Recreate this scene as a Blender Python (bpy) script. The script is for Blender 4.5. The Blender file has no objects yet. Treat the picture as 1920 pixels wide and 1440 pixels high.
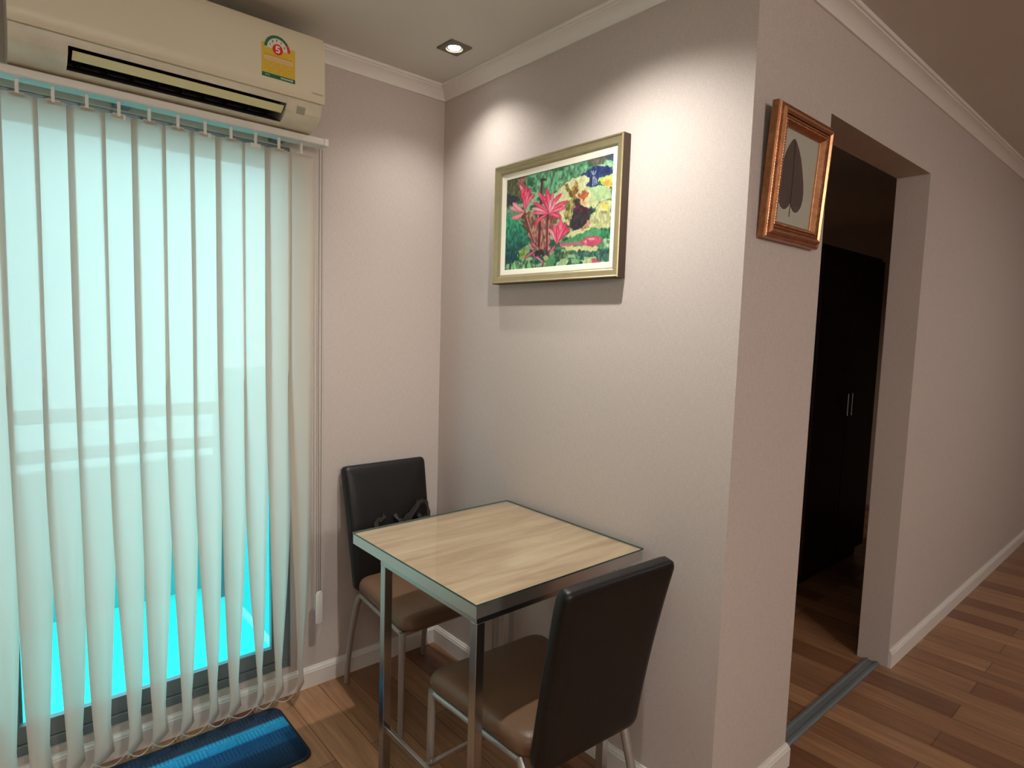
import bpy, bmesh, math, random
import numpy as np
from mathutils import Vector, Matrix
PI = math.pi
random.seed(7)
rng = np.random.RandomState(11)
scene = bpy.context.scene
COL = scene.collection

# ---------------------------------------------------------------- camera
def make_camera():
    yaw, pitch, roll, fpx = 0.71399, 0.08853, 0.03044, 1149.055
    f = Vector((math.sin(yaw)*math.cos(pitch), math.cos(yaw)*math.cos(pitch), -math.sin(pitch)))
    r = Vector((math.cos(yaw), -math.sin(yaw), 0)); u = r.cross(f)
    c, s = math.cos(roll), math.sin(roll)
    r2 = c*r + s*u; u2 = -s*r + c*u
    cam = bpy.data.cameras.new('camera'); o = bpy.data.objects.new('camera', cam); COL.objects.link(o)
    cam.sensor_width = 36.0; cam.sensor_fit = 'HORIZONTAL'; cam.lens = fpx*36.0/1920.0
    cam.clip_start = 0.02
    m = Matrix((r2, u2, -f)).transposed().to_4x4(); m.translation = (-1.48309, -2.189, 1.39137)
    o.matrix_world = m
    scene.camera = o
make_camera()

# ---------------------------------------------------------------- world, exposure, lamps
SKY_STRENGTH = 6.0
w = bpy.data.worlds.new('daylight'); scene.world = w; w.use_nodes = True
nt = w.node_tree; nt.nodes.clear()
tc = nt.nodes.new('ShaderNodeTexCoord'); sp = nt.nodes.new('ShaderNodeSeparateXYZ')
rp = nt.nodes.new('ShaderNodeValToRGB'); bg = nt.nodes.new('ShaderNodeBackground'); wo = nt.nodes.new('ShaderNodeOutputWorld')
nt.links.new(tc.outputs['Generated'], sp.inputs[0]); nt.links.new(sp.outputs['Z'], rp.inputs[0])
rp.color_ramp.elements[0].position = 0.0; rp.color_ramp.elements[0].color = (0.66, 0.74, 0.73, 1)
rp.color_ramp.elements[1].position = 0.6; rp.color_ramp.elements[1].color = (0.94, 0.96, 0.98, 1)
nt.links.new(rp.outputs[0], bg.inputs[0]); bg.inputs[1].default_value = SKY_STRENGTH
nt.links.new(bg.outputs[0], wo.inputs[0])
vs = scene.view_settings
vs.view_transform = 'Standard'; vs.look = 'None'; vs.gamma = 1.0; vs.use_curve_mapping = False
vs.exposure = 0.12
scene.cycles.max_bounces = 10; scene.cycles.diffuse_bounces = 6; scene.cycles.transparent_max_bounces = 24
scene.cycles.use_denoising = True
scene.cycles.sample_clamp_indirect = 6.0
scene.cycles.caustics_reflective = False; scene.cycles.caustics_refractive = False

CEIL = 2.366
WARM = (1.0, 0.965, 0.90)
def spot(loc, power, size, blend, aim=None, color=WARM, radius=0.022):
    l = bpy.data.lights.new('downlight_beam', 'SPOT'); l.energy = power; l.spot_size = math.radians(size)
    l.spot_blend = blend; l.color = color; l.shadow_soft_size = radius
    o = bpy.data.objects.new('downlight_beam', l); COL.objects.link(o); o.location = loc
    if aim: o.rotation_euler = (Vector(aim)-Vector(loc)).to_track_quat('-Z', 'Y').to_euler()
    return o
# daylight entering through the sliding window
pa = bpy.data.lights.new('window_portal', 'AREA'); pa.shape = 'RECTANGLE'; pa.size = 1.5; pa.size_y = 1.95
pa.cycles.is_portal = True
po = bpy.data.objects.new('window_portal', pa); COL.objects.link(po); po.location = (-1.39, 0.115, 1.07); po.rotation_euler = (-PI/2, 0, 0)

# ---------------------------------------------------------------- helpers
def lin(c):
    c = c/255.0
    return c/12.92 if c <= 0.04045 else ((c+0.055)/1.055)**2.4
def rgb(r, g, b): return (lin(r), lin(g), lin(b), 1.0)

MATS = {}
def mat(name, color, rough=0.5, metal=0.0, spec=0.5, noise=None, bump=None, coat=0.0):
    """principled material; noise=(scale, amount, stretch xyz); bump=(scale, strength, stretch)"""
    m = bpy.data.materials.new(name); m.use_nodes = True; nt = m.node_tree; b = nt.nodes['Principled BSDF']
    b.inputs['Base Color'].default_value = color; b.inputs['Roughness'].default_value = rough
    b.inputs['Metallic'].default_value = metal; b.inputs['Specular IOR Level'].default_value = spec
    b.inputs['Coat Weight'].default_value = coat
    tc = nt.nodes.new('ShaderNodeTexCoord')
    def tex(scale, st, detail=4):
        mp = nt.nodes.new('ShaderNodeMapping'); mp.inputs['Scale'].default_value = st
        nt.links.new(tc.outputs['Object'], mp.inputs[0])
        n = nt.nodes.new('ShaderNodeTexNoise'); n.inputs['Scale'].default_value = scale; n.inputs['Detail'].default_value = detail
        nt.links.new(mp.outputs[0], n.inputs['Vector']); return n
    if noise:
        n = tex(noise[0], noise[2] if len(noise) > 2 else (1, 1, 1))
        r = nt.nodes.new('ShaderNodeMapRange'); r.inputs['From Min'].default_value = .3; r.inputs['From Max'].default_value = .7
        r.inputs['To Min'].default_value = 1-noise[1]; r.inputs['To Max'].default_value = 1+noise[1]
        mx = nt.nodes.new('ShaderNodeVectorMath'); mx.operation = 'SCALE'; mx.inputs[0].default_value = color[:3]
        nt.links.new(n.outputs['Fac'], r.inputs['Value']); nt.links.new(r.outputs[0], mx.inputs['Scale'])
        nt.links.new(mx.outputs[0], b.inputs['Base Color'])
    if bump:
        n = tex(bump[0], bump[2] if len(bump) > 2 else (1, 1, 1))
        bp = nt.nodes.new('ShaderNodeBump'); bp.inputs['Strength'].default_value = bump[1]; bp.inputs['Distance'].default_value = 0.002
        nt.links.new(n.outputs['Fac'], bp.inputs['Height']); nt.links.new(bp.outputs[0], b.inputs['Normal'])
    return m

def wallpaper():
    m = bpy.data.materials.new('woven wallpaper'); m.use_nodes = True; nt = m.node_tree; b = nt.nodes['Principled BSDF']
    b.inputs['Roughness'].default_value = 0.62; b.inputs['Specular IOR Level'].default_value = 0.25
    tc = nt.nodes.new('ShaderNodeTexCoord')
    facs = []
    for st, sc in (((70, 70, 700), 1.0), ((600, 600, 45), 1.0), ((260, 260, 260), 1.0)):
        mp = nt.nodes.new('ShaderNodeMapping'); mp.inputs['Scale'].default_value = st
        nt.links.new(tc.outputs['Object'], mp.inputs[0])
        n = nt.nodes.new('ShaderNodeTexNoise'); n.inputs['Scale'].default_value = sc; n.inputs['Detail'].default_value = 2
        nt.links.new(mp.outputs[0], n.inputs['Vector']); facs.append(n)
    a = nt.nodes.new('ShaderNodeMath'); a.operation = 'ADD'; a2 = nt.nodes.new('ShaderNodeMath'); a2.operation = 'ADD'
    nt.links.new(facs[0].outputs['Fac'], a.inputs[0]); nt.links.new(facs[1].outputs['Fac'], a.inputs[1])
    nt.links.new(a.outputs[0], a2.inputs[0]); nt.links.new(facs[2].outputs['Fac'], a2.inputs[1])
    r = nt.nodes.new('ShaderNodeMapRange'); r.inputs['From Min'].default_value = 1.0; r.inputs['From Max'].default_value = 2.0
    mx = nt.nodes.new('ShaderNodeMix'); mx.data_type = 'RGBA'
    mx.inputs['A'].default_value = rgb(184, 172, 166); mx.inputs['B'].default_value = rgb(206, 195, 188)
    nt.links.new(a2.outputs[0], r.inputs['Value']); nt.links.new(r.outputs[0], mx.inputs['Factor'])
    nt.links.new(mx.outputs['Result'], b.inputs['Base Color'])
    bp = nt.nodes.new('ShaderNodeBump'); bp.inputs['Strength'].default_value = 0.06; bp.inputs['Distance'].default_value = 0.0006
    nt.links.new(a2.outputs[0], bp.inputs['Height']); nt.links.new(bp.outputs[0], b.inputs['Normal'])
    return m

def laminate():
    m = bpy.data.materials.new('wood laminate floor'); m.use_nodes = True; nt = m.node_tree; b = nt.nodes['Principled BSDF']
    b.inputs['Roughness'].default_value = 0.33; b.inputs['Specular IOR Level'].default_value = 0.4
    tc = nt.nodes.new('ShaderNodeTexCoord')
    mp = nt.nodes.new('ShaderNodeMapping'); mp.inputs['Rotation'].default_value = (0, 0, PI/2); mp.inputs['Location'].default_value = (0.31, 0.045, 0)
    nt.links.new(tc.outputs['Object'], mp.inputs[0])
    br = nt.nodes.new('ShaderNodeTexBrick'); br.offset = 0.37
    br.inputs['Scale'].default_value = 1.0; br.inputs['Brick Width'].default_value = 1.2; br.inputs['Row Height'].default_value = 0.125
    br.inputs['Mortar Size'].default_value = 0.0012; br.inputs['Bias'].default_value = 0.0
    br.inputs['Color1'].default_value = rgb(116, 76, 54); br.inputs['Color2'].default_value = rgb(168, 126, 92); br.inputs['Mortar'].default_value = rgb(74, 46, 32)
    nt.links.new(mp.outputs[0], br.inputs['Vector'])
    mp2 = nt.nodes.new('ShaderNodeMapping'); mp2.inputs['Scale'].default_value = (26, 1.6, 1)
    nt.links.new(tc.outputs['Object'], mp2.inputs[0])
    n = nt.nodes.new('ShaderNodeTexNoise'); n.inputs['Scale'].default_value = 1.6; n.inputs['Detail'].default_value = 6; n.inputs['Distortion'].default_value = 1.2
    nt.links.new(mp2.outputs[0], n.inputs['Vector'])
    r = nt.nodes.new('ShaderNodeMapRange'); r.inputs['From Min'].default_value = .3; r.inputs['From Max'].default_value = .72
    r.inputs['To Min'].default_value = .72; r.inputs['To Max'].default_value = 1.18
    nt.links.new(n.outputs['Fac'], r.inputs['Value'])
    mx = nt.nodes.new('ShaderNodeVectorMath'); mx.operation = 'SCALE'
    nt.links.new(br.outputs['Color'], mx.inputs[0]); nt.links.new(r.outputs[0], mx.inputs['Scale'])
    nt.links.new(mx.outputs[0], b.inputs['Base Color'])
    return m

def table_wood():
    m = bpy.data.materials.new('pale wood veneer'); m.use_nodes = True; nt = m.node_tree; b = nt.nodes['Principled BSDF']
    b.inputs['Roughness'].default_value = 0.55; b.inputs['Specular IOR Level'].default_value = 0.3
    tc = nt.nodes.new('ShaderNodeTexCoord')
    mp = nt.nodes.new('ShaderNodeMapping'); mp.inputs['Scale'].default_value = (2.2, 16, 1)
    nt.links.new(tc.outputs['Object'], mp.inputs[0])
    n = nt.nodes.new('ShaderNodeTexNoise'); n.inputs['Scale'].default_value = 1.3; n.inputs['Detail'].default_value = 7; n.inputs['Distortion'].default_value = .7
    nt.links.new(mp.outputs[0], n.inputs['Vector'])
    cr = nt.nodes.new('ShaderNodeValToRGB'); cr.color_ramp.elements[0].position = .3; cr.color_ramp.elements[0].color = rgb(166, 136, 106)
    cr.color_ramp.elements[1].position = .7; cr.color_ramp.elements[1].color = rgb(204, 180, 148)
    nt.links.new(n.outputs['Fac'], cr.inputs[0]); nt.links.new(cr.outputs[0], b.inputs['Base Color'])
    return m

def fabric():
    m = bpy.data.materials.new('sheer blind fabric'); m.use_nodes = True; nt = m.node_tree; nt.nodes.clear()
    out = nt.nodes.new('ShaderNodeOutputMaterial')
    d = nt.nodes.new('ShaderNodeBsdfDiffuse'); d.inputs[0].default_value = rgb(220, 206, 188)
    t = nt.nodes.new('ShaderNodeBsdfTranslucent'); t.inputs[0].default_value = rgb(246, 236, 230)
    x = nt.nodes.new('ShaderNodeBsdfTransparent'); x.inputs[0].default_value = (1, 1, 1, 1)
    a = nt.nodes.new('ShaderNodeMixShader'); a.inputs[0].default_value = 0.52
    c = nt.nodes.new('ShaderNodeMixShader'); c.inputs[0].default_value = 0.2
    nt.links.new(d.outputs[0], a.inputs[1]); nt.links.new(t.outputs[0], a.inputs[2])
    nt.links.new(a.outputs[0], c.inputs[1]); nt.links.new(x.outputs[0], c.inputs[2]); nt.links.new(c.outputs[0], out.inputs[0])
    tc = nt.nodes.new('ShaderNodeTexCoord'); mp = nt.nodes.new('ShaderNodeMapping'); mp.inputs['Scale'].default_value = (300, 300, 60)
    n = nt.nodes.new('ShaderNodeTexNoise'); n.inputs['Scale'].default_value = 1.0
    bp = nt.nodes.new('ShaderNodeBump'); bp.inputs['Strength'].default_value = .2; bp.inputs['Distance'].default_value = .001
    nt.links.new(tc.outputs['Object'], mp.inputs[0]); nt.links.new(mp.outputs[0], n.inputs['Vector']); nt.links.new(n.outputs['Fac'], bp.inputs['Height'])
    nt.links.new(bp.outputs[0], d.inputs['Normal'])
    return m

def glass(name, tint, gloss=0.08):
    m = bpy.data.materials.new(name); m.use_nodes = True; nt = m.node_tree; nt.nodes.clear()
    out = nt.nodes.new('ShaderNodeOutputMaterial'); x = nt.nodes.new('ShaderNodeBsdfTransparent'); x.inputs[0].default_value = tint
    g = nt.nodes.new('ShaderNodeBsdfGlossy'); g.inputs['Roughness'].default_value = 0.02
    fc = nt.nodes.new('ShaderNodeLayerWeight'); fc.inputs['Blend'].default_value = 0.5
    pw = nt.nodes.new('ShaderNodeMath'); pw.operation = 'POWER'; pw.inputs[1].default_value = 5.0
    lw = nt.nodes.new('ShaderNodeMath'); lw.operation = 'MULTIPLY_ADD'; lw.inputs[1].default_value = 0.9; lw.inputs[2].default_value = gloss*.5
    nt.links.new(fc.outputs['Facing'], pw.inputs[0]); nt.links.new(pw.outputs[0], lw.inputs[0])
    mx = nt.nodes.new('ShaderNodeMixShader')
    nt.links.new(lw.outputs[0], mx.inputs[0]); nt.links.new(x.outputs[0], mx.inputs[1]); nt.links.new(g.outputs[0], mx.inputs[2])
    nt.links.new(mx.outputs[0], out.inputs[0]); return m

def attr_mat(name, rough=0.5, spec=0.3):
    m = bpy.data.materials.new(name); m.use_nodes = True; nt = m.node_tree; b = nt.nodes['Principled BSDF']
    a = nt.nodes.new('ShaderNodeAttribute'); a.attribute_name = 'paint'
    nt.links.new(a.outputs['Color'], b.inputs['Base Color']); b.inputs['Roughness'].default_value = rough
    b.inputs['Specular IOR Level'].default_value = spec
    return m

def emit(name, color, s):
    m = bpy.data.materials.new(name); m.use_nodes = True; nt = m.node_tree; nt.nodes.clear()
    e = nt.nodes.new('ShaderNodeEmission'); e.inputs[0].default_value = color; e.inputs[1].default_value = s
    o = nt.nodes.new('ShaderNodeOutputMaterial'); nt.links.new(e.outputs[0], o.inputs[0]); return m

M = dict(
    wall=wallpaper(), floor=laminate(), wood=table_wood(), fabric=fabric(),
    ceil=mat('ceiling paint', rgb(206, 204, 196), .75, noise=(3, .02)),
    trim=mat('white gloss trim', rgb(226, 222, 216), .35),
    metal=mat('brushed silver tube', rgb(176, 174, 172), .24, metal=1.0, noise=(8, .08)),
    band=mat('silver edge band', rgb(196, 192, 188), .3, metal=.85),
    tube=mat('grey painted tube', rgb(168, 163, 158), .38, metal=.55),
    seat=mat('brown leatherette', rgb(114, 87, 66), .42, spec=.4, noise=(5, .08), bump=(160, .25)),
    back=mat('dark brown leatherette', rgb(22, 19, 18), .42, spec=.35, noise=(5, .10), bump=(160, .25)),
    strap=mat('black strap fabric', rgb(44, 42, 42), .6),
    acw=mat('cream plastic', rgb(222, 212, 186), .42, noise=(4, .02)),
    acl=mat('cream plastic lower casing', rgb(208, 200, 178), .42, noise=(14, .10)),
    dark=mat('dark outlet plastic', rgb(40, 34, 30), .7, noise=(20, .3)),
    vane=mat('yellowed plastic vane', rgb(222, 212, 160), .4),
    grey=mat('grey plastic', rgb(160, 158, 142), .4),
    white=mat('white plastic', rgb(222, 218, 210), .4),
    cord=mat('brown-grey cord', rgb(120, 104, 88), .7),
    rail=mat('dark rail paint', rgb(48, 62, 66), .5),
    chain=mat('bead chain', rgb(196, 190, 180), .4),
    gold=mat('champagne gold frame', rgb(178, 164, 128), .34, metal=.6, noise=(30, .05)),
    golds=mat('dark frame side', rgb(66, 48, 36), .5),
    liner=mat('cream linen liner', rgb(232, 228, 210), .8, bump=(400, .2)),
    copper=mat('carved copper gilt', rgb(176, 120, 84), .3, metal=.75, noise=(60, .22)),
    alu=mat('grey window frame', rgb(120, 128, 132), .4, metal=.4),
    plate=mat('dark grey lamp plate', rgb(112, 108, 96), .5),
    balf=mat('balcony tile', rgb(40, 236, 228), .6, noise=(6, .03)),  # cyan cast of the window glass put into the floor colour
    balw=mat('balcony plaster', rgb(40, 196, 196), .7),  # same glass cast painted into the walls, darker than the floor
    balt=mat('balcony skirting', rgb(170, 245, 245), .5),
    espresso=mat('espresso wood', rgb(34, 22, 18), .4, noise=(4, .15, (1, 1, 6))),
    frost=mat('frosted tile', rgb(150, 150, 150), .5),
    tint=glass('cyan tinted glass', (0.67, 0.91, 0.95, 1)),
    clear=glass('clear glass', (0.975, 0.985, 0.98, 1)),
    bulb=emit('lit lamp lens', (1.0, 0.97, 0.90, 1), 30.0),
    stalk=mat('leaf stalk', rgb(44, 32, 28), .6),
    matb=mat('cream mount board', rgb(205, 198, 182), .8),
    dleaf=mat('dried leaf', rgb(84, 62, 58), .6, noise=(40, .18, (3, 1, 1))),
    gedge=mat('green glass edge', rgb(60, 92, 80), .2),
)

def new_obj(name, verts, faces, material, parent=None, smooth=False, angle=40, loc=None):
    me = bpy.data.meshes.new(name); me.from_pydata([tuple(v) for v in verts], [], [tuple(f) for f in faces]); me.update()
    mats = material if isinstance(material, (list, tuple)) else [material]
    for m in mats: me.materials.append(m)
    bm = bmesh.new(); bm.from_mesh(me); bmesh.ops.recalc_face_normals(bm, faces=bm.faces); bm.to_mesh(me); bm.free()
    o = bpy.data.objects.new(name, me); COL.objects.link(o)
    if smooth:
        for p in me.polygons: p.use_smooth = True
        me.set_sharp_from_angle(angle=math.radians(angle))
    if parent: o.parent = parent
    if loc: o.location = loc
    return o

class MB:
    def __init__(s): s.v = []; s.f = []
    def add(s, vs, fs):
        n = len(s.v); s.v += [Vector(v) for v in vs]; s.f += [tuple(i+n for i in f) for f in fs]; return s
    def box(s, a, b):
        x0, y0, z0 = [min(a[i], b[i]) for i in range(3)]; x1, y1, z1 = [max(a[i], b[i]) for i in range(3)]
        return s.add([(x0,y0,z0),(x1,y0,z0),(x1,y1,z0),(x0,y1,z0),(x0,y0,z1),(x1,y0,z1),(x1,y1,z1),(x0,y1,z1)],
                     [(0,3,2,1),(4,5,6,7),(0,1,5,4),(1,2,6,5),(2,3,7,6),(3,0,4,7)])
    def tube(s, pts, r, n=12, caps=True, sq=(1, 1)):
        pts = [Vector(p) for p in pts]; rings = []
        up = None
        for i, p in enumerate(pts):
            d = (pts[min(i+1, len(pts)-1)]-pts[max(i-1, 0)]).normalized()
            if up is None:
                up = Vector((0, 0, 1)) if abs(d.z) < .9 else Vector((0, 1, 0))
            a = d.cross(up).normalized(); b = a.cross(d).normalized(); up = b
            rr = r[i] if isinstance(r, (list, tuple)) else r
            rings.append([p + a*math.cos(2*PI*k/n)*rr*sq[0] + b*math.sin(2*PI*k/n)*rr*sq[1] for k in range(n)])
        vs = [v for ring in rings for v in ring]; fs = []
        for i in range(len(pts)-1):
            for k in range(n):
                fs.append((i*n+k, i*n+(k+1) % n, (i+1)*n+(k+1) % n, (i+1)*n+k))
        if caps: fs.append(tuple(range(n-1, -1, -1))); fs.append(tuple((len(pts)-1)*n+k for k in range(n)))
        return s.add(vs, fs)
    def sphere(s, c, r, nu=8, nv=5):
        c = Vector(c); vs = [c+Vector((0, 0, r))]
        for j in range(1, nv):
            t = PI*j/nv
            for i in range(nu):
                a = 2*PI*i/nu; vs.append(c+Vector((math.sin(t)*math.cos(a), math.sin(t)*math.sin(a), math.cos(t)))*r)
        vs.append(c-Vector((0, 0, r))); fs = []
        for i in range(nu):
            fs.append((0, 1+i, 1+(i+1) % nu)); L = len(vs)-1; b = 1+(nv-2)*nu
            fs.append((L, b+(i+1) % nu, b+i))
            for j in range(nv-2): fs.append((1+j*nu+i, 1+(j+1)*nu+i, 1+(j+1)*nu+(i+1) % nu, 1+j*nu+(i+1) % nu))
        return s.add(vs, fs)
    def extrude_x(s, prof, x0, x1):
        n = len(prof); vs = [(x0, y, z) for y, z in prof]+[(x1, y, z) for y, z in prof]
        fs = [(i, (i+1) % n, n+(i+1) % n, n+i) for i in range(n)]+[tuple(range(n)), tuple(range(2*n-1, n-1, -1))]
        return s.add(vs, fs)
    def cylinder(s, a, b, r, n=24): return s.tube([a, b], r, n)
    def build(s, name, material, parent=None, smooth=False, angle=40, bevel=0, seg=2):
        o = new_obj(name, s.v, s.f, material, parent, smooth, angle)
        if bevel:
            b = o.modifiers.new('bevel', 'BEVEL'); b.width = bevel; b.segments = seg; b.limit_method = 'ANGLE'
            for p in o.data.polygons: p.use_smooth = True
            o.data.set_sharp_from_angle(angle=math.radians(35))
        return o

def tag(o, label, cat, group=None):
    o['label'] = label; o['category'] = cat
    if group: o['group'] = group
    return o
def empty(name, loc=(0, 0, 0), rz=0):
    o = bpy.data.objects.new(name, None); COL.objects.link(o); o.location = loc; o.rotation_euler = (0, 0, rz); o.empty_display_size = .05; return o
def struct(o): o['kind'] = 'structure'; return o

# ---------------------------------------------------------------- room shell
XW = -1.368     # near end of the picture wall
PX = 0.452      # width of the pier's end face
WZ0, WZ1, WX0, WX1 = 0.10, 2.0, -2.25, -0.645   # sliding window opening
struct(MB().box((-2.75, -6.05, -.05), (4.3, 2.6, 0)).build('floor', M['floor']))
struct(MB().box((-2.75, -6.05, CEIL), (4.3, 2.6, CEIL+.05)).build('ceiling', M['ceil'])) if False else None
struct(MB().box((-2.75, -6.05, CEIL), (4.3, .12, CEIL+.06)).box((.452, .12, CEIL), (4.3, 2.6, CEIL+.06)).build('ceiling', M['ceil']))
b = MB(); b.box((-2.75, 0, 0), (WX0, .12, CEIL)); b.box((WX1, 0, 0), (.452, .12, CEIL)); b.box((WX0, 0, 0), (WX1, .12, WZ0)); b.box((WX0, 0, WZ1), (WX1, .12, CEIL))
struct(b.build('wall_back', M['wall']))
struct(MB().box((0, XW, 0), (PX, 0, CEIL)).build('wall_right', M['wall']))
b = MB(); b.box((1.40, XW, 0), (4.3, XW+.12, CEIL)); b.box((PX, XW, 2.06), (1.40, XW+.12, CEIL)); struct(b.build('wall_doorway', M['wall']))
struct(MB().box((-2.75, -6.05, 0), (-2.63, 0, CEIL)).build('wall_left', M['wall']))
struct(MB().box((-2.63, -6.05, 0), (4.18, -5.93, CEIL)).build('wall_front', M['wall']))
struct(MB().box((4.18, -6.05, 0), (4.3, 2.6, CEIL)).build('wall_far_right', M['wall']))
struct(MB().box((PX, 2.48, 0), (4.18, 2.6, CEIL)).build('wall_far_back', M['wall']))
struct(MB().box((.332, .12, 0), (PX, 2.6, CEIL)).build('wall_far_left', M['wall']))

def sweep_path(path, prof, names, material):
    """profile (distance from the wall, z) swept along a polyline, room on the right hand; one object for each segment"""
    P = [Vector(p) for p in path]; n = len(P)
    dirs = [(P[i+1]-P[i]).normalized() for i in range(n-1)]
    nor = [Vector((d.y, -d.x)) for d in dirs]
    offs = []
    for i in range(n):
        if i == 0: o = nor[0]
        elif i == n-1: o = nor[-1]
        else:
            a, c = nor[i-1], nor[i]; o = (a+c)/(1+a.dot(c))
        offs.append(o)
    m = len(prof); out = []
    for i in range(n-1):
        if not names[i]: continue
        vs = []
        for j in (i, i+1):
            for d, z in prof: q = P[j]+offs[j]*d; vs.append((q.x, q.y, z))
        fs = [(k, (k+1) % m, m+(k+1) % m, m+k) for k in range(m)]+[tuple(range(m)), tuple(range(2*m-1, m-1, -1))]
        out.append(struct(new_obj(names[i], vs, fs, material, smooth=True, angle=25)))
    return out
base_prof = [(0, 0), (.013, 0), (.013, .060), (.011, .063), (.011, .066), (.0095, .070), (.006, .074), (.005, .078), (0, .078)]
sweep_path([(-2.63, 0), (0, 0), (0, XW), (PX, XW), (PX, XW+.1)], base_prof, ['baseboard_back', 'baseboard_right', 'baseboard_pier', 'baseboard_pier_end'], M['trim'])
sweep_path([(1.40, XW), (4.18, XW)], base_prof, ['baseboard_doorway'], M['trim'])
cz = CEIL
crown_prof = [(0, 2.318), (.007, 2.318), (.008, 2.323), (.013, 2.331), (.020, 2.340), (.029, 2.347), (.038, 2.351), (.041, 2.352), (.042, 2.356), (.049, 2.357), (.052, 2.362), (.052, cz), (0, cz)]
sweep_path([(-.597, 0), (0, 0), (0, XW), (4.18, XW)], crown_prof, ['trim_back', 'trim_right', 'trim_doorway'], M['trim'])
# floor strip in the doorway
struct(MB().extrude_x([(-1.338, 0), (-1.338, .004), (-1.332, .010), (-1.322, .010), (-1.318, .005), (-1.296, .005), (-1.292, .010), (-1.284, .010), (-1.28, .003), (-1.28, 0)], PX+.0135, 1.3995).build('trim_threshold', M['alu']))

# sliding window
wr = struct(empty('window_1', (WX1, .06, WZ0)))
def wbox(mb, a, b_): return mb.box([a[0]-WX1, a[1]-.06, a[2]-WZ0], [b_[0]-WX1, b_[1]-.06, b_[2]-WZ0])
f = MB(); fw = .035
wbox(f, (WX0, .01, WZ0), (WX1, .09, WZ0+.03)); wbox(f, (WX0, .01, WZ1-.04), (WX1, .09, WZ1)); wbox(f, (WX1-fw, .01, WZ0+.03), (WX1, .09, WZ1-.04)); wbox(f, (WX0, .01, WZ0+.03), (WX0+fw, .09, WZ1-.04))
f.build('window_frame', M['alu'], wr, bevel=.002)
for (xa, xb, yy) in ((-1.47, WX1-fw, .03), (WX0+fw, -1.43, .06)):
    s_ = MB(); a = .03
    wbox(s_, (xa, yy-.012, WZ0+.03), (xb, yy+.012, WZ0+.085)); wbox(s_, (xa, yy-.012, WZ1-.08), (xb, yy+.012, WZ1-.04))
    wbox(s_, (xb-a, yy-.012, WZ0+.085), (xb, yy+.012, WZ1-.08)); wbox(s_, (xa, yy-.012, WZ0+.085), (xa+a, yy+.012, WZ1-.08))
    so = s_.build('window_sash', M['alu'], wr, bevel=.002)
    g = MB(); wbox(g, (xa+a, yy-.003, WZ0+.085), (xb-a, yy+.003, WZ1-.08)); g.build('window_pane', M['tint'], so)
# balcony seen through the glass
struct(MB().box((-2.9, .12, -.05), (-.58, 1.15, .012)).build('floor_balcony', M['balf']))
struct(MB().box((-.58, .12, -.05), (.33, 1.2, 1.15)).build('wall_balcony', M['balw']))
struct(MB().box((-.60, .12, .012), (-.58, 1.15, .030)).build('trim_balcony', M['balt']))
struct(MB().box((-2.9, 1.15, -.05), (-.58, 1.2, .70)).build('wall_parapet', M['balw']))
r_ = empty('balcony_railing', (-1.7, 1.0, .012))
tag(r_, 'dark double rail of the balcony faintly seen through the blind fabric', 'railing')
MB().box((-1.1, -.02, .93), (1.1, .02, .985)).build('top_rail', M['rail'], r_)
MB().box((-1.1, -.02, .765), (1.1, .02, .815)).build('lower_rail', M['rail'], r_)
for px in (-1.08, 0, 1.08): MB().box((px-.02, -.019, 0), (px+.02, .019, .93)).build('post', M['alu'], r_)

# ---------------------------------------------------------------- air conditioner
AX0, AX1 = -1.41, -.612
ac = tag(empty('air_conditioner', ((AX0+AX1)/2, 0, 2.03)), 'cream wall-mounted split air conditioner above the vertical blind', 'air conditioner')
acx = (AX0+AX1)/2
def shx(o): o.location = (-acx, 0, -2.03); return o
full = [(0, 2.031), (-.085, 2.029), (-.125, 2.034), (-.160, 2.047), (-.184, 2.066), (-.195, 2.094), (-.194, 2.290), (-.17, 2.304), (0, 2.304)]
cav = [(0, 2.031), (-.085, 2.029), (-.125, 2.034), (-.133, 2.0375), (-.05, 2.075), (-.045, 2.13), (-.12, 2.11), (-.189, 2.082), (-.194, 2.094), (-.194, 2.290), (-.17, 2.304), (0, 2.304)]
OX0, OX1 = -1.29, -.728
mb = MB(); mb.extrude_x(full, AX0, OX0); mb.extrude_x(full, OX1, AX1-.002); mb.extrude_x(cav, OX0, OX1)
shx(mb.build('casing', M['acl'], ac, smooth=True, angle=30))
mb = MB(); mb.extrude_x([(-.131, 2.0415), (-.052, 2.076), (-.047, 2.128), (-.12, 2.108), (-.187, 2.083), (-.186, 2.0845), (-.12, 2.109), (-.0455, 2.1295), (-.0505, 2.0755), (-.1315, 2.0405)], OX0+.001, OX1-.001)
for k in range(9): x = OX0+.03+k*.062; mb.box((x, -.14, 2.06), (x+.003, -.08, 2.10))
shx(mb.build('air_outlet', M['dark'], ac))
mb = MB(); mb.extrude_x([(-.181, 2.0755), (-.170, 2.0690), (-.155, 2.0615), (-.154, 2.0595), (-.157, 2.0585), (-.171, 2.0655), (-.182, 2.0735)], OX0+.01, OX1-.006)
shx(mb.build('vane', M['vane'], ac, smooth=True))
mb = MB(); mb.extrude_x([(-.193, 2.112), (-.198, 2.103), (-.207, 2.102), (-.211, 2.106), (-.212, 2.14), (-.2115, 2.24), (-.207, 2.285), (-.196, 2.306), (-.185, 2.308), (-.193, 2.29)], AX0-.001, AX1)
shx(mb.build('front_panel', M['acw'], ac, smooth=True, angle=50))
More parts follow.
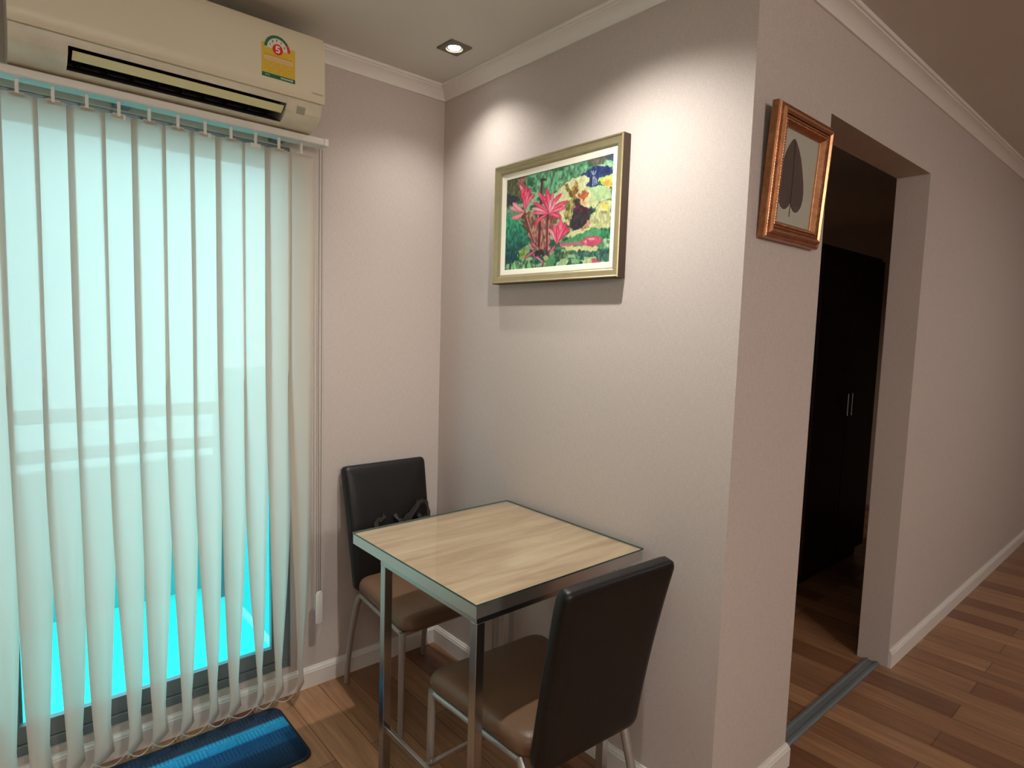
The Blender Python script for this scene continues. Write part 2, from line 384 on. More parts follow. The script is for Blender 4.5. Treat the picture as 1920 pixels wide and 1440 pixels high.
# indicator patch and its small mark on the curved lower casing
def low(x, t):   # point on the lower front curve
    a, c = (-.1945, 2.094), (-.1605, 2.0495); return (x, a[0]+(c[0]-a[0])*t-.0012-.006*math.sin(PI*t), a[1]+(c[1]-a[1])*t-.001-.004*math.sin(PI*t))
def patch(x0, x1, t0, t1, name, m):
    vs = []; fs = []; n = 5
    for k in range(n): t = t0+(t1-t0)*k/(n-1); vs += [low(x0, t), low(x1, t)]
    for k in range(n-1): fs.append((2*k, 2*k+1, 2*k+3, 2*k+2))
    shx(new_obj(name, vs, fs, m, ac))
patch(-.695, -.668, .20, .62, 'indicator_window', M['grey'])
patch(-.684, -.680, .78, .92, 'indicator_mark', M['white'])

# ---------------------------------------------------------------- painted surfaces as vertex colours
def raster(W, H, bgc): return np.ones((H, W, 3))*np.array(bgc, float)
def inpoly(X, Y, poly):
    ins = np.zeros(X.shape, bool); n = len(poly); j = n-1
    for i in range(n):
        xi, yi = poly[i]; xj, yj = poly[j]
        if yi != yj:
            c = ((yi > Y) != (yj > Y)) & (X < (xj-xi)*(Y-yi)/(yj-yi)+xi); ins ^= c
        j = i
    return ins
def paint_plane(name, img, P00, PU, PV, material, parent):
    """img[row, col], row 0 = top; P00 top-left corner, PU to the top-right, PV to the bottom-left"""
    H, W, _ = img.shape
    P00, PU, PV = Vector(P00), Vector(PU), Vector(PV)
    a = np.array(P00); du = np.array(PU-P00)/(W-1); dv = np.array(PV-P00)/(H-1)
    jj, ii = np.meshgrid(np.arange(H), np.arange(W), indexing='ij')
    V = a + ii[..., None]*du + jj[..., None]*dv
    V = V.reshape(-1, 3)
    idx = (jj*W+ii)
    F = np.stack([idx[:-1, :-1], idx[1:, :-1], idx[1:, 1:], idx[:-1, 1:]], -1).reshape(-1, 4)
    me = bpy.data.meshes.new(name); me.from_pydata(V.tolist(), [], F.tolist()); me.update(); me.materials.append(material)
    c = np.clip(img, 0, 255)/255.0; c = np.where(c <= .04045, c/12.92, ((c+.055)/1.055)**2.4)
    ca = me.color_attributes.new('paint', 'FLOAT_COLOR', 'POINT')
    ca.data.foreach_set('color', np.concatenate([c.reshape(-1, 3), np.ones((H*W, 1))], 1).astype(np.float32).ravel())
    o = bpy.data.objects.new(name, me); COL.objects.link(o); o.parent = parent
    return o
def vnoise(W, H, sx, sy, seed):
    r = np.random.RandomState(seed); g = r.rand(int(H/sy)+3, int(W/sx)+3)
    y = np.arange(H)/sy; x = np.arange(W)/sx; yi = y.astype(int); xi = x.astype(int); fy = (y-yi)[:, None]; fx = (x-xi)[None, :]
    fy = fy*fy*(3-2*fy); fx = fx*fx*(3-2*fx)
    g00 = g[np.ix_(yi, xi)]; g01 = g[np.ix_(yi, xi+1)]; g10 = g[np.ix_(yi+1, xi)]; g11 = g[np.ix_(yi+1, xi+1)]
    return (g00*(1-fx)+g01*fx)*(1-fy)+(g10*(1-fx)+g11*fx)*fy

# energy sticker on the front panel
def sticker():
    W, H = 150, 190
    img = raster(W, H, (222, 212, 186)); alpha = np.zeros((H, W), bool)
    X, Y = np.meshgrid((np.arange(W)+.5)/W, (np.arange(H)+.5)/W)   # Y up to 1.267
    def fill(mask, c): img[mask] = c; alpha[mask] = True
    cx, cy, R0 = .46, .40, .385
    d = np.hypot(X-cx, Y-cy)
    fill((X > 0) & (Y > .29) & (Y < 1.19), (222, 184, 66))
    fill((d < R0) & (Y < cy+.02), (226, 220, 200))
    fill((d < R0) & (d > R0-.085) & (Y < cy), (40, 104, 74))
    fill((d < R0) & (d > R0-.085) & (Y < cy+.02) & (X > .72) & (Y > .20), (205, 60, 66))
    for k, a in enumerate((158, 126, 95, 62, 25)):
        px, py = cx+.235*math.cos(math.radians(a)), cy-.235*math.sin(math.radians(a))
        for p in [(-.012, -.03, .012, .03)] + ([(-.022, .016, .022, .03)] if k in (1, 3) else []) + ([(-.02, -.03, .02, -.018)] if k in (1, 2, 4) else []):
            fill((X > px+p[0]) & (X < px+p[2]) & (Y > py+p[1]) & (Y < py+p[3]), (70, 90, 70))
    for k in range(9):
        a = math.radians(160-k*16.5); fill(np.hypot(X-(cx+.343*math.cos(a)), Y-(cy-.343*math.sin(a))) < .014, (120, 160, 130))
    d2 = np.hypot(X-.47, Y-.41)
    fill(d2 < .155, (214, 44, 40))
    five = [(-.055, -.10), (.06, -.10), (.06, -.062), (-.018, -.062), (-.022, -.025), (.02, -.03), (.06, -.005), (.072, .035), (.055, .078), (.015, .10), (-.03, .098), (-.065, .075), (-.045, .045), (-.01, .062), (.02, .052), (.03, .032), (.02, .008), (-.01, .0), (-.035, .012), (-.062, .005)]
    fill(inpoly(X, Y, [(.47+x, .41+y) for x, y in five]), (245, 240, 232))
    # wording too small to read: a heading line, then a pale pink band with marks
    for k in range(14): fill((X > .08+k*.06) & (X < .115+k*.06) & (Y > .60) & (Y < .625), (186, 146, 44))
    t = np.maximum(np.abs(X-.5)-.38, 0); fill(np.hypot(t, (Y-.715)) < .055, (226, 192, 160))
    for k in range(16): fill((X > .14+k*.045) & (X < .17+k*.045) & (Y > .705) & (Y < .725), (196, 150, 120))
    for row in (.84, .92, 1.0, 1.08):
        for k in range(11):
            if (k*7+int(row*50)) % 3: fill((X > .08+k*.078) & (X < .13+k*.078) & (Y > row) & (Y < row+.018), (200, 160, 52))
    fill((np.abs(X-.5) < .006) & (Y > .82) & (Y < 1.12), (200, 160, 52))
    fill((Y >= 1.15), (36, 104, 70))
    for k in range(4): fill((X > .1+k*.035) & (X < .125+k*.035) & (Y > 1.18) & (Y < 1.22), (150, 190, 160))
    for k in range(9): fill((X > .56+k*.042) & (X < .59+k*.042) & (Y > 1.18) & (Y < 1.225), (215, 225, 205))
    return img, alpha
img, alpha = sticker()
so = paint_plane('energy_sticker', img, (-.812, -.2128, 2.267), (-.710, -.2128, 2.267), (-.812, -.2128, 2.138), attr_mat('printed sticker', .35), ac)
bm = bmesh.new(); bm.from_mesh(so.data); Hh, Ww = alpha.shape; bm.verts.ensure_lookup_table()
al = alpha.ravel(); bmesh.ops.delete(bm, geom=[v for v in bm.verts if not al[v.index]], context='VERTS'); bm.to_mesh(so.data); bm.free()
shx(so); so['label'] = 'yellow and green energy sticker with a red number 5'
# faint grey script on the lower right of the panel
mb = MB()
for k in range(7):
    x = -.655+k*.0058; h = .007 if k in (0, 2) else .0045
    mb.box((x, -.2127, 2.124), (x+.0010, -.2121, 2.124+h)); mb.box((x, -.2127, 2.1275), (x+.0038, -.2121, 2.1284))
    if k % 2: mb.box((x+.003, -.2127, 2.124), (x+.0038, -.2121, 2.1284))
shx(mb.build('panel_mark', M['grey'], ac))

# ---------------------------------------------------------------- vertical blind
BY = -.078
bl = tag(empty('vertical_blind', (-1.2, BY, 0)), 'sheer off-white vertical blind with hanging slats across the cyan-tinted window', 'blind')
mb = MB(); mb.extrude_x([(-.028, 2.003), (-.030, 2.006), (-.030, 2.023), (-.026, 2.026), (.026, 2.026), (.030, 2.023), (.030, 2.006), (.028, 2.003)], -1.06, .632)
hr = mb.build('headrail', M['white'], bl, bevel=.0015)
MB().extrude_x([(-.031, 2.002), (-.031, 2.027), (.031, 2.027), (.031, 2.002)], .632, .648).build('end_cap', M['white'], bl, bevel=.002)
for x in (-.7, .05, .5): MB().box((x-.02, .028, 2.004), (x+.02, .078, 2.02)).build('bracket', M['alu'], bl)
SW = .0445
def slat(xc, k):
    n = 60; z1, z0 = 1.966, .050; vs = []; fs = []; seed = random.uniform(-1, 1)
    for i in range(n+1):
        t = i/n; z = z1+(z0-z1)*t
        s = max(0, (1.25-z)/1.20)
        th = math.radians(1+2*seed+2*t + (66+4*seed)*s**1.5)
        if z < .14: th -= math.radians(190)*(.14-z)
        sway = .004*math.sin(5*z+seed*3)*t + .003*seed
        for j in range(5):
            u = (j/4*2-1)*SW
            bow = .0025*(1-(j/2-1)**2)
            if i == 0 and j in (0, 4): zz = z-.004
            else: zz = z
            vs.append((xc+sway+u*math.cos(th)+bow*math.sin(th), u*math.sin(th)-bow*math.cos(th)+.002*seed, zz))
    for i in range(n):
        for j in range(4): a = i*5+j; fs.append((a, a+1, a+6, a+5))
    o = new_obj('slat', vs, fs, M['fabric'], bl, smooth=True, angle=80)
    sm = o.modifiers.new('thickness', 'SOLIDIFY'); sm.thickness = .0006
    # stem hook holding the slat and the weight sewn in its hem
    mb = MB(); mb.box((xc-.004, -.003, 1.962), (xc+.004, .003, 2.004)); mb.box((xc-.016, -.002, 1.955), (xc+.016, .002, 1.968)); mb.build('slat_hanger', M['white'], o)
    thb = math.atan2(vs[-1][1]-vs[-5][1], vs[-1][0]-vs[-5][0])
    a = Vector(vs[-5]); c = Vector(vs[-1]); return a, c
slat_x = [-.637-.0755*k for k in range(21)]
ends = []
for k, x in enumerate(slat_x):
    if x < -2.2: break
    ends.append(slat(x+1.2, k))
# bead chains: sagging between the slat hems
for side, name in ((0, 'bottom_chain'), (1, 'bottom_chain')):
    mb = MB()
    for k in range(len(ends)-1):
        a = ends[k][side]+Vector((0, 0, .022)); c = ends[k+1][side]+Vector((0, 0, .022)); N = 26
        for i in range(N):
            t = i/N; q = a.lerp(c, t); q.z -= (.026 if side == 0 else .014)*4*t*(1-t)+.0
            mb.sphere(q, .0017, 6, 4)
    if side == 0: mb.build(name, M['chain'], bl)
# pull cords with a weight
mb = MB(); cx0 = .646
for dx, zz in ((-.006, .39), (.004, .39)): mb.tube([(cx0+dx, .028, 2.003), (cx0+dx*1.2, .030, 1.2), (cx0+dx*.6, .031, zz)], .0013, 6)
mb.build('pull_cord', M['cord'], bl)
mb = MB(); mb.tube([(cx0+.012, .03, 2.003), (cx0+.014, .032, 1.3), (cx0+.016, .034, .30), (cx0+.010, .034, .24), (cx0+.003, .034, .22)], .0011, 6)
for k in range(150): mb.sphere((cx0+.0155, .0335, .30+k*.011), .0017, 5, 4)
mb.build('bead_cord', M['chain'], bl)
mb = MB(); mb.tube([(cx0-.001, .031, .388), (cx0-.001, .031, .378), (cx0-.001, .031, .270), (cx0-.001, .031, .266)], [.008, .0135, .0145, .0135], 20, sq=(1, .6))
mb.build('cord_weight', M['white'], bl, smooth=True)

# ---------------------------------------------------------------- dining table
TX0, TX1, TY0, TY1, TZ = -.640, -.020, -1.115, -.492, .757
tcx, tcy = (TX0+TX1)/2, (TY0+TY1)/2
tb = tag(empty('dining_table', (tcx, tcy, 0)), 'small square pale-wood dining table with glass sheet and silver square legs', 'table')
hx, hy = (TX1-TX0)/2, (TY1-TY0)/2
o = MB().box((-hx+.002, -hy+.002, TZ-.034), (hx-.002, hy-.002, TZ-.005)).build('tabletop', M['wood'], tb)
fr = MB(); g = .003
for (a, c) in (((-hx, -hy), (hx, -hy+g)), ((-hx, hy-g), (hx, hy)), ((-hx, -hy+g), (-hx+g, hy-g)), ((hx-g, -hy+g), (hx, hy-g))):
    fr.box((a[0], a[1], TZ-.036), (c[0], c[1], TZ-.006))
fr.build('edge_band', M['band'], tb)
gl = MB().box((-hx-.002, -hy-.002, TZ-.0048), (hx+.002, hy+.002, TZ)).build('glass_sheet', [M['clear'], M['gedge']], tb)
for p in gl.data.polygons:
    if abs(p.normal.z) < .5: p.material_index = 1
lx0, lx1, ly0, ly1 = -.622-tcx, -.146-tcx, -1.098-tcy, -.668-tcy
LW = .0125
for x in (lx0, lx1):
    for y in (ly0, ly1):
        MB().box((x-LW, y-LW, .004), (x+LW, y+LW, TZ-.052)).box((x-LW-.001, y-LW-.001, 0), (x+LW+.001, y+LW+.001, .012)).build('leg', M['metal'], tb, bevel=.0012)
ap = MB()
for x in (lx0, lx1): ap.box((x-LW, ly0-LW, TZ-.052), (x+LW, ly1+LW, TZ-.036))
for y in (ly0, ly1): ap.box((lx0+LW, y-LW, TZ-.052), (lx1-LW, y+LW, TZ-.036))
ap.build('under_frame', M['metal'], tb)
SZ = .213
for x in (lx0, lx1): MB().box((x-.006, ly0+LW, SZ-.008), (x+.006, ly1-LW, SZ+.008)).build('stretcher', M['metal'], tb, bevel=.001)
ym = (ly0+ly1)/2
MB().box((lx0+.006, ym-.006, SZ-.008), (lx1-.006, ym+.006, SZ+.006)).build('stretcher', M['metal'], tb, bevel=.001)

# ---------------------------------------------------------------- chairs (local +y = front)
def round_poly(pts, r, n=6):
    out = []; m = len(pts)
    for i in range(m):
        p0, p1, p2 = Vector(pts[i-1]), Vector(pts[i]), Vector(pts[(i+1) % m])
        a = (p0-p1).normalized(); c = (p2-p1).normalized(); rr = r[i] if isinstance(r, (list, tuple)) else r
        for k in range(n+1):
            t = k/n; q = (p1+a*rr)*(1-t)**2 + p1*2*t*(1-t) + (p1+c*rr)*t*t; out.append(q)
    # densify straight runs
    res = []
    for i, p in enumerate(out):
        q = out[(i+1) % len(out)]; res.append(p); d = (q-p).length
        for k in range(1, int(d/.03)+1): res.append(p.lerp(q, k/(int(d/.03)+1)))
    return res
def pillow(outline, rings, centre, mapf):
    """rings: list of (inset, height); closed bottom and top with concentric insets"""
    vs = []; fs = []; n = len(outline); c = Vector(centre)
    def inset(p, d):
        v = p-c; L = v.length; return c+v*max(0.0, (L-d*1.15)/L)
    for d, h in rings:
        for p in outline:
            q = inset(p, d) if d < 1 else c+(p-c)*(2-d)
            vs.append(mapf(q.x, q.y, h))
    R = len(rings)
    for i in range(R-1):
        for k in range(n): fs.append((i*n+k, i*n+(k+1) % n, (i+1)*n+(k+1) % n, (i+1)*n+k))
    for base, h, rev in ((0, rings[0][1], True), ((R-1)*n, rings[-1][1], False)):
        ci = len(vs); vs.append(mapf(c.x, c.y, h+(0.0 if rev else .001)))
        for k in range(n): fs.append((base+(k+1) % n, base+k, ci) if rev else (base+k, base+(k+1) % n, ci))
    return vs, fs

def make_chair(label):
    ch = tag(empty('dining_chair'), label, 'chair', 'leatherette dining chairs')
    # seat
    out = round_poly([(-.172, -.155), (.172, -.155), (.207, .262), (-.207, .262)], [.05, .05, .055, .055])
    rings = [(.05, .398), (.016, .398), (.004, .402), (0, .412), (.001, .428), (.006, .440), (.015, .447), (.03, .451), (.06, .4535), (.10, .455), (.14, .456)]
    vs, fs = pillow(out, rings, (0, .05), lambda x, y, h: (x, y, h-.010*max(0, (y-.16)/.1)**2*(1 if h > .42 else 0)))
    new_obj('seat', vs, fs, M['seat'], ch, smooth=True, angle=60)
    # backrest: slab following a curved profile, s = distance up from its bottom edge
    H = .475; z0 = .385
    def spine(s):
        t = s/H; y = -.158-.006*math.sin(PI*t)-.040*t-.050*t*t; return y, z0+s*.985
    out = round_poly([(-.168, 0), (.168, 0), (.181, H), (-.181, H)], [.03, .03, .022, .022])
    rings = [(.05, .010), (.020, .006), (.006, .002), (.0, -.006), (0, -.020), (.0, -.028), (.006, -.034), (.02, -.0365), (.06, -.037)]
    def mp(x, s, h):
        y, z = spine(max(0, s)); y2, z2 = spine(max(0, s)+.01); d = Vector((0, y2-y, z2-z)).normalized(); nrm = Vector((0, d.z, -d.y))
        bow = -.010*(x/.18)**2*0
        return Vector((x, y, z)) + nrm*(h+.005+bow)
    vs, fs = pillow(out, rings, (0, H/2), mp)
    new_obj('backrest', vs, fs, M['back'], ch, smooth=True, angle=60)
    # piping seam down the sides is part of the backrest look; frame of oval tube
    fr = MB(); zt = .387
    fr.tube([(-.165, -.12, zt), (-.195, .228, zt)], .0095, 12); fr.tube([(.165, -.12, zt), (.195, .228, zt)], .0095, 12)
    fr.tube([(-.195, .222, zt), (.195, .222, zt)], .0095, 12); fr.tube([(-.160, -.10, zt), (.160, -.10, zt)], .0095, 12)
    fr.build('seat_frame', M['tube'], ch, smooth=True)
    for s in (-1, 1):
        MB().tube([(s*.196, .228, zt+.008), (s*.197, .229, zt-.02), (s*.199, .231, .012), (s*.199, .231, .003)], [.0115, .0115, .0105, .0105], 14).build('leg', M['tube'], ch, smooth=True)
        leg = MB().tube([(s*.163, -.118, zt+.006), (s*.166, -.135, zt-.015), (s*.168, -.150, zt-.05), (s*.172, -.185, .22), (s*.174, -.212, .08), (s*.174, -.218, .003)], [.011, .012, .012, .0115, .0105, .010], 14).build('leg', M['tube'], ch, smooth=True)
    return ch
def copy_tree(o, parent=None):
    c = o.copy(); COL.objects.link(c)
    if parent: c.parent = parent
    for k in list(o.children): copy_tree(k, c)
    return c
c1 = make_chair('brown-seated chair facing the camera with its dark backrest against the wall beside the blind')
c1.location = (-.280, -.290, 0); c1.rotation_euler = (0, 0, PI)
c2 = copy_tree(c1)
c2['label'] = 'nearer dark brown leatherette chair with its backrest turned to the camera'
c2.location = (-.392, -1.085, 0); c2.rotation_euler = (0, 0, math.radians(-3))

# black strap tied round the far chair's backrest
st = MB()
def ribbon(pts, w=.011, t=.0022):
    st.tube(pts, w, 8, sq=(t/w, 1))
def band():
    mb = MB(); vs = []; pts = []
    zc = .615; yf, yb = -.0915, -.047
    loop = [(-.470, yb), (-.474, (yf+yb)/2), (-.468, yf), (-.28, yf-.003), (-.092, yf), (-.086, (yf+yb)/2), (-.090, yb), (-.28, yb+.003)]
    return zc, loop
ST = empty('strap', (-.28, -.10, .62)); tag(ST, 'loose black strap knotted across the front of the far chair backrest', 'strap')
def rb(name, pts, w=.010, t=.0025):
    """flat ribbon with thickness through points (world), width mostly vertical"""
    P_ = [Vector(p)-Vector(ST.location) for p in pts]
    Q = []
    for i in range(len(P_)-1):
        p0, p1, p2, p3 = P_[max(i-1, 0)], P_[i], P_[i+1], P_[min(i+2, len(P_)-1)]
        for k in range(6):
            u = k/6; Q.append(.5*((2*p1)+(p2-p0)*u+(2*p0-5*p1+4*p2-p3)*u*u+(3*p1-p0-3*p2+p3)*u**3))
    Q.append(P_[-1]); vs = []; fs = []
    for i, q in enumerate(Q):
        d = (Q[min(i+1, len(Q)-1)]-Q[max(i-1, 0)]).normalized(); nrm = Vector((0, -1, .0)); sd = d.cross(nrm)
        sd = sd.normalized() if sd.length > .2 else Vector((0, 0, 1))
        ww = w*(.75+.25*math.sin(i*.9))
        vs += [q+sd*ww+nrm*t, q-sd*ww+nrm*t*.6, q-sd*ww-nrm*t, q+sd*ww-nrm*t]
    n = len(Q)
    for i in range(n-1):
        for k in range(4): fs.append((4*i+k, 4*i+(k+1) % 4, 4*i+4+(k+1) % 4, 4*i+4+k))
    fs += [(3, 2, 1, 0), tuple(4*(n-1)+k for k in range(4))]
    return new_obj(name, vs, fs, M['strap'], ST, smooth=True)
rb('strap_tail', [(-.372, -.120, .585), (-.36, -.118, .612), (-.352, -.112, .640), (-.335, -.118, .645), (-.318, -.112, .656)], .010)
rb('strap_tail', [(-.275, -.112, .652), (-.262, -.122, .632), (-.245, -.128, .628), (-.215, -.122, .645), (-.190, -.118, .662), (-.165, -.112, .690)], .008)
rb('strap_loop', [(-.262, -.124, .610), (-.235, -.132, .618), (-.200, -.130, .650), (-.172, -.124, .682), (-.150, -.118, .688), (-.128, -.112, .676), (-.120, -.116, .640), (-.126, -.126, .610), (-.160, -.130, .622), (-.175, -.124, .640)], .008)
rb('strap_band', [(-.445, -.124, .585), (-.35, -.128, .596), (-.28, -.130, .602), (-.20, -.126, .612), (-.115, -.122, .616)], .012)

# ---------------------------------------------------------------- floor mat
mtr = empty('floor_mat', (-1.027, -.225, 0)); tag(mtr, 'blue striped floor mat with rounded corners under the blind', 'mat')
def mat_img():
    W, H = 340, 190
    X, Y = np.meshgrid(np.arange(W)/W, np.arange(H)/H)
    stops = [(0, (36, 46, 60)), (.20, (44, 58, 76)), (.215, (46, 62, 80)), (.25, (46, 150, 196)), (.40, (38, 128, 176)), (.43, (26, 72, 112)), (.62, (28, 70, 104)), (.66, (22, 50, 78)), (.85, (20, 38, 56)), (1, (16, 26, 40))]
    ys = [s[0] for s in stops]; img = np.stack([np.interp(Y, ys, [s[1][c] for s in stops]) for c in range(3)], -1)
    bx = (X*7).astype(int); by = (Y*7).astype(int); hor = ((bx+by) % 2 == 0)
    ph = np.where(hor, np.sin(Y*190*1.15), np.sin(X*340*1.0))
    img *= (1+.17*ph*np.where(hor, 1, .7))[..., None]
    img *= (.94+.12*vnoise(W, H, 3, 3, 5))[..., None]
    return img
mo = round_poly([(-.31, -.167), (.31, -.167), (.31, .167), (-.31, .167)], [.045]*4)
vs, fs = pillow(mo, [(.002, 0), (0, .002), (0, .006), (.003, .0085)], (0, 0), lambda x, y, h: (x, y, h))
new_obj('mat_base', vs, fs, mat('navy mat edging', rgb(16, 24, 36), .9), mtr, smooth=True)
img = mat_img()
pl = paint_plane('mat_pile', img, (-.31, .167, .0098), (.31, .167, .0098), (-.31, -.167, .0098), attr_mat('mat pile', .95, .1), mtr)
bm = bmesh.new(); bm.from_mesh(pl.data)
kill = []
for v in bm.verts:
    ax, ay = abs(v.co.x), abs(v.co.y)
    dx, dy = ax-(.31-.045), ay-(.167-.045)
    if ax > .302 or ay > .159 or (dx > 0 and dy > 0 and math.hypot(dx, dy) > .037): kill.append(v)
bmesh.ops.delete(bm, geom=kill, context='VERTS'); bm.to_mesh(pl.data); bm.free()

# ---------------------------------------------------------------- framed pictures
def frame_mesh(name, rect, prof, mp, material, parent, smooth=True, angle=30):
    """mitred picture frame; rect=(u0,v0,u1,v1) outer edge; prof = closed list of (inset, height)"""
    u0, v0, u1, v1 = rect; vs = []; fs = []; m = len(prof)
    for (sx, sy, cu, cv) in ((1, 1, u0, v0), (-1, 1, u1, v0), (-1, -1, u1, v1), (1, -1, u0, v1)):
        for d, h in prof: vs.append(mp(cu+sx*d, cv+sy*d, h))
    for c in range(4):
        for k in range(m): fs.append((c*m+k, c*m+(k+1) % m, ((c+1) % 4)*m+(k+1) % m, ((c+1) % 4)*m+k))
    return new_obj(name, vs, fs, material, parent, smooth, angle)
# water-lily painting: u = -y, v = z, height = distance from the wall
lp = tag(empty('lily_painting', (0, -.685, 1.768)), 'framed painting of red water lilies in a champagne gold frame above the table', 'painting')
mpL = lambda u, v, h: Vector((-h, -u+.685, v-1.768))
rectL = (.385, 1.557, .985, 1.981)
frame_mesh('picture_frame', rectL, [(.0006, .004), (.0006, .030), (.002, .034), (.0045, .0365), (.007, .034), (.009, .0325), (.020, .030), (.026, .027), (.029, .024), (.031, .0235), (.031, .012), (.026, .008)], mpL, M['gold'], lp)
frame_mesh('frame_side', rectL, [(0, .002), (0, .0325), (.0005, .0325), (.012, .002)], mpL, M['golds'], lp, smooth=False)
ins = .031
frame_mesh('liner', (rectL[0]+ins-.001, rectL[1]+ins-.001, rectL[2]-ins+.001, rectL[3]-ins+.001), [(0, .010), (0, .0215), (.003, .0225), (.020, .018), (.0215, .016), (.0215, .010)], mpL, M['liner'], lp)
cu0, cv0, cu1, cv1 = rectL[0]+.050, rectL[1]+.050, rectL[2]-.050, rectL[3]-.050

def homography(src, dst):
    A = []; B = []
    for (x, y), (u, v) in zip(src, dst):
        A += [[x, y, 1, 0, 0, 0, -u*x, -u*y], [0, 0, 0, x, y, 1, -v*x, -v*y]]; B += [u, v]
    return np.append(np.linalg.solve(np.array(A, float), np.array(B, float)), 1).reshape(3, 3)

def lily_image():
    W, H = 400, 258
    # shapes are drawn in the sheet's own sketch grid, then laid square on the canvas
    Hm = homography([(0, 0), (1, 0), (1, 1), (0, 1)], [(85, 350), (1290, 38), (1245, 1255), (75, 1345)])
    U, V = np.meshgrid((np.arange(W)+.5)/W, (np.arange(H)+.5)/H)
    D = Hm[2, 0]*U+Hm[2, 1]*V+Hm[2, 2]
    X = (Hm[0, 0]*U+Hm[0, 1]*V+Hm[0, 2])/D; Y = (Hm[1, 0]*U+Hm[1, 1]*V+Hm[1, 2])/D
    nx = (vnoise(W, H, 9, 9, 1)-.5)*36+(vnoise(W, H, 4, 4, 2)-.5)*16; ny = (vnoise(W, H, 9, 9, 3)-.5)*36+(vnoise(W, H, 4, 4, 4)-.5)*16
    XW, YW = X+nx, Y+ny
    img = raster(W, H, (74, 118, 88))
    def f(poly, c, warp=True, grain=0.0, seed=0, grad=None, outline=None):
        m = inpoly(XW if warp else X, YW if warp else Y, poly)
        col = np.ones((H, W, 3))*np.array(c, float)
        if grad: 
            t = np.clip((Y-grad[0])/(grad[1]-grad[0]), 0, 1)[..., None]; col = col*(1-t)+np.array(grad[2], float)*t
        if grain: col = col*(1+grain*((vnoise(W, H, 5, 8, seed)-.5)*2)[..., None])
        if outline is not None:
            c0 = np.mean(poly, axis=0); big = inpoly(c0[0]+((XW if warp else X)-c0[0])/1.035, c0[1]+((YW if warp else Y)-c0[1])/1.035, poly) & ~m
            img[big] = img[big]*.35+np.array(outline)*.65
        img[m] = col[m]
    # mottled base
    n1 = vnoise(W, H, 14, 10, 21); n2 = vnoise(W, H, 6, 6, 22)
    base = np.where((n1 > .62)[..., None], (150, 184, 142), np.where((n1 > .45)[..., None], (86, 140, 104), (48, 92, 78))).astype(float)
    img[:] = base*(.85+.3*n2)[..., None]
    f([(60, 300), (340, 290), (300, 420), (240, 560), (170, 640), (60, 640)], (84, 88, 62), grain=.3, seed=31)
    f([(70, 500), (160, 510), (230, 560), (160, 620), (70, 640)], (52, 56, 66), grain=.2, seed=30)
    f([(290, 300), (520, 240), (760, 170), (1010, 100), (960, 260), (830, 310), (720, 380), (600, 480), (520, 560), (400, 480), (300, 430)], (96, 152, 114), grain=.38, seed=32)
    f([(560, 200), (760, 160), (700, 240), (600, 260)], (56, 96, 70), grain=.3, seed=33)
    f([(300, 330), (390, 320), (400, 400), (330, 420)], (50, 104, 70), grain=.3, seed=34)
    f([(980, 100), (1300, 30), (1300, 150), (1080, 190), (1000, 150)], (98, 100, 84), grain=.2, seed=35)
    f([(1190, 60), (1300, 40), (1300, 120), (1200, 110)], (70, 84, 106), grain=.1, seed=36)
    cream = (204, 208, 158)
    f([(590, 500), (690, 430), (760, 370), (850, 305), (960, 280), (1010, 330), (1100, 400), (1250, 400), (1260, 520), (1190, 590), (1110, 600), (1060, 650), (930, 650), (860, 720), (790, 860), (700, 800), (640, 640)], cream, grain=.10, seed=37, outline=(70, 76, 50))
    f([(1010, 420), (1250, 400), (1240, 540), (1130, 580), (1040, 540)], (176, 206, 150), grain=.10, seed=38)
    f([(1110, 610), (1260, 560), (1260, 870), (1120, 890), (1000, 860), (1020, 760), (1080, 690)], (198, 200, 146), grain=.16, seed=39, outline=(80, 90, 60))
    f([(1140, 600), (1230, 610), (1220, 660), (1150, 650)], (226, 208, 96), grain=.08, seed=40)
    f([(1150, 680), (1215, 690), (1200, 730), (1160, 720)], (150, 150, 96))
    f([(1060, 760), (1110, 770), (1130, 820), (1070, 830)], (166, 168, 116))
    f([(1090, 330), (1290, 270), (1290, 420), (1150, 390)], (196, 212, 112), grain=.1, seed=41)
    f([(1150, 350), (1250, 330), (1270, 400), (1190, 390)], (222, 168, 84), grain=.2, seed=42)
    f([(1080, 190), (1200, 130), (1290, 120), (1290, 200), (1150, 240)], (156, 206, 166), grain=.15, seed=43, outline=(40, 70, 60))
    navy = (48, 62, 110)
    f([(900, 285), (1000, 230), (1080, 190), (1170, 185), (1290, 205), (1290, 265), (1170, 300), (1110, 330), (1100, 410), (1050, 425), (975, 405), (1010, 330), (990, 300)], navy, grain=.25, seed=44)
    for x0, y0, x1, y1 in ((1055, 300, 1048, 405), (1070, 300, 1075, 400), (1085, 320, 1095, 385), (1052, 240, 1056, 290), (1030, 240, 1050, 280), (1085, 235, 1068, 280)):
        f([(x0-4, y0), (x0+4, y0), (x1+4, y1), (x1-4, y1)], (190, 205, 225), warp=False)
    f([(680, 1040), (760, 990), (870, 930), (1000, 870), (1120, 890), (1250, 930), (1250, 1080), (1100, 1110), (900, 1070), (760, 1080)], (82, 150, 104), grain=.16, seed=45)
    f([(790, 925), (870, 900), (960, 890), (1030, 860), (1010, 890), (930, 930), (850, 960), (770, 975)], (214, 210, 152))
    f([(1140, 870), (1250, 880), (1250, 1000), (1170, 1000), (1130, 930)], (58, 128, 88), grain=.5, seed=46)
    f([(1180, 1000), (1260, 990), (1260, 1130), (1180, 1120)], (150, 190, 150), grain=.4, seed=47)
    f([(700, 1085), (900, 1070), (1120, 1075), (1110, 1125), (940, 1130), (780, 1125)], (208, 208, 150), grain=.08, seed=48)
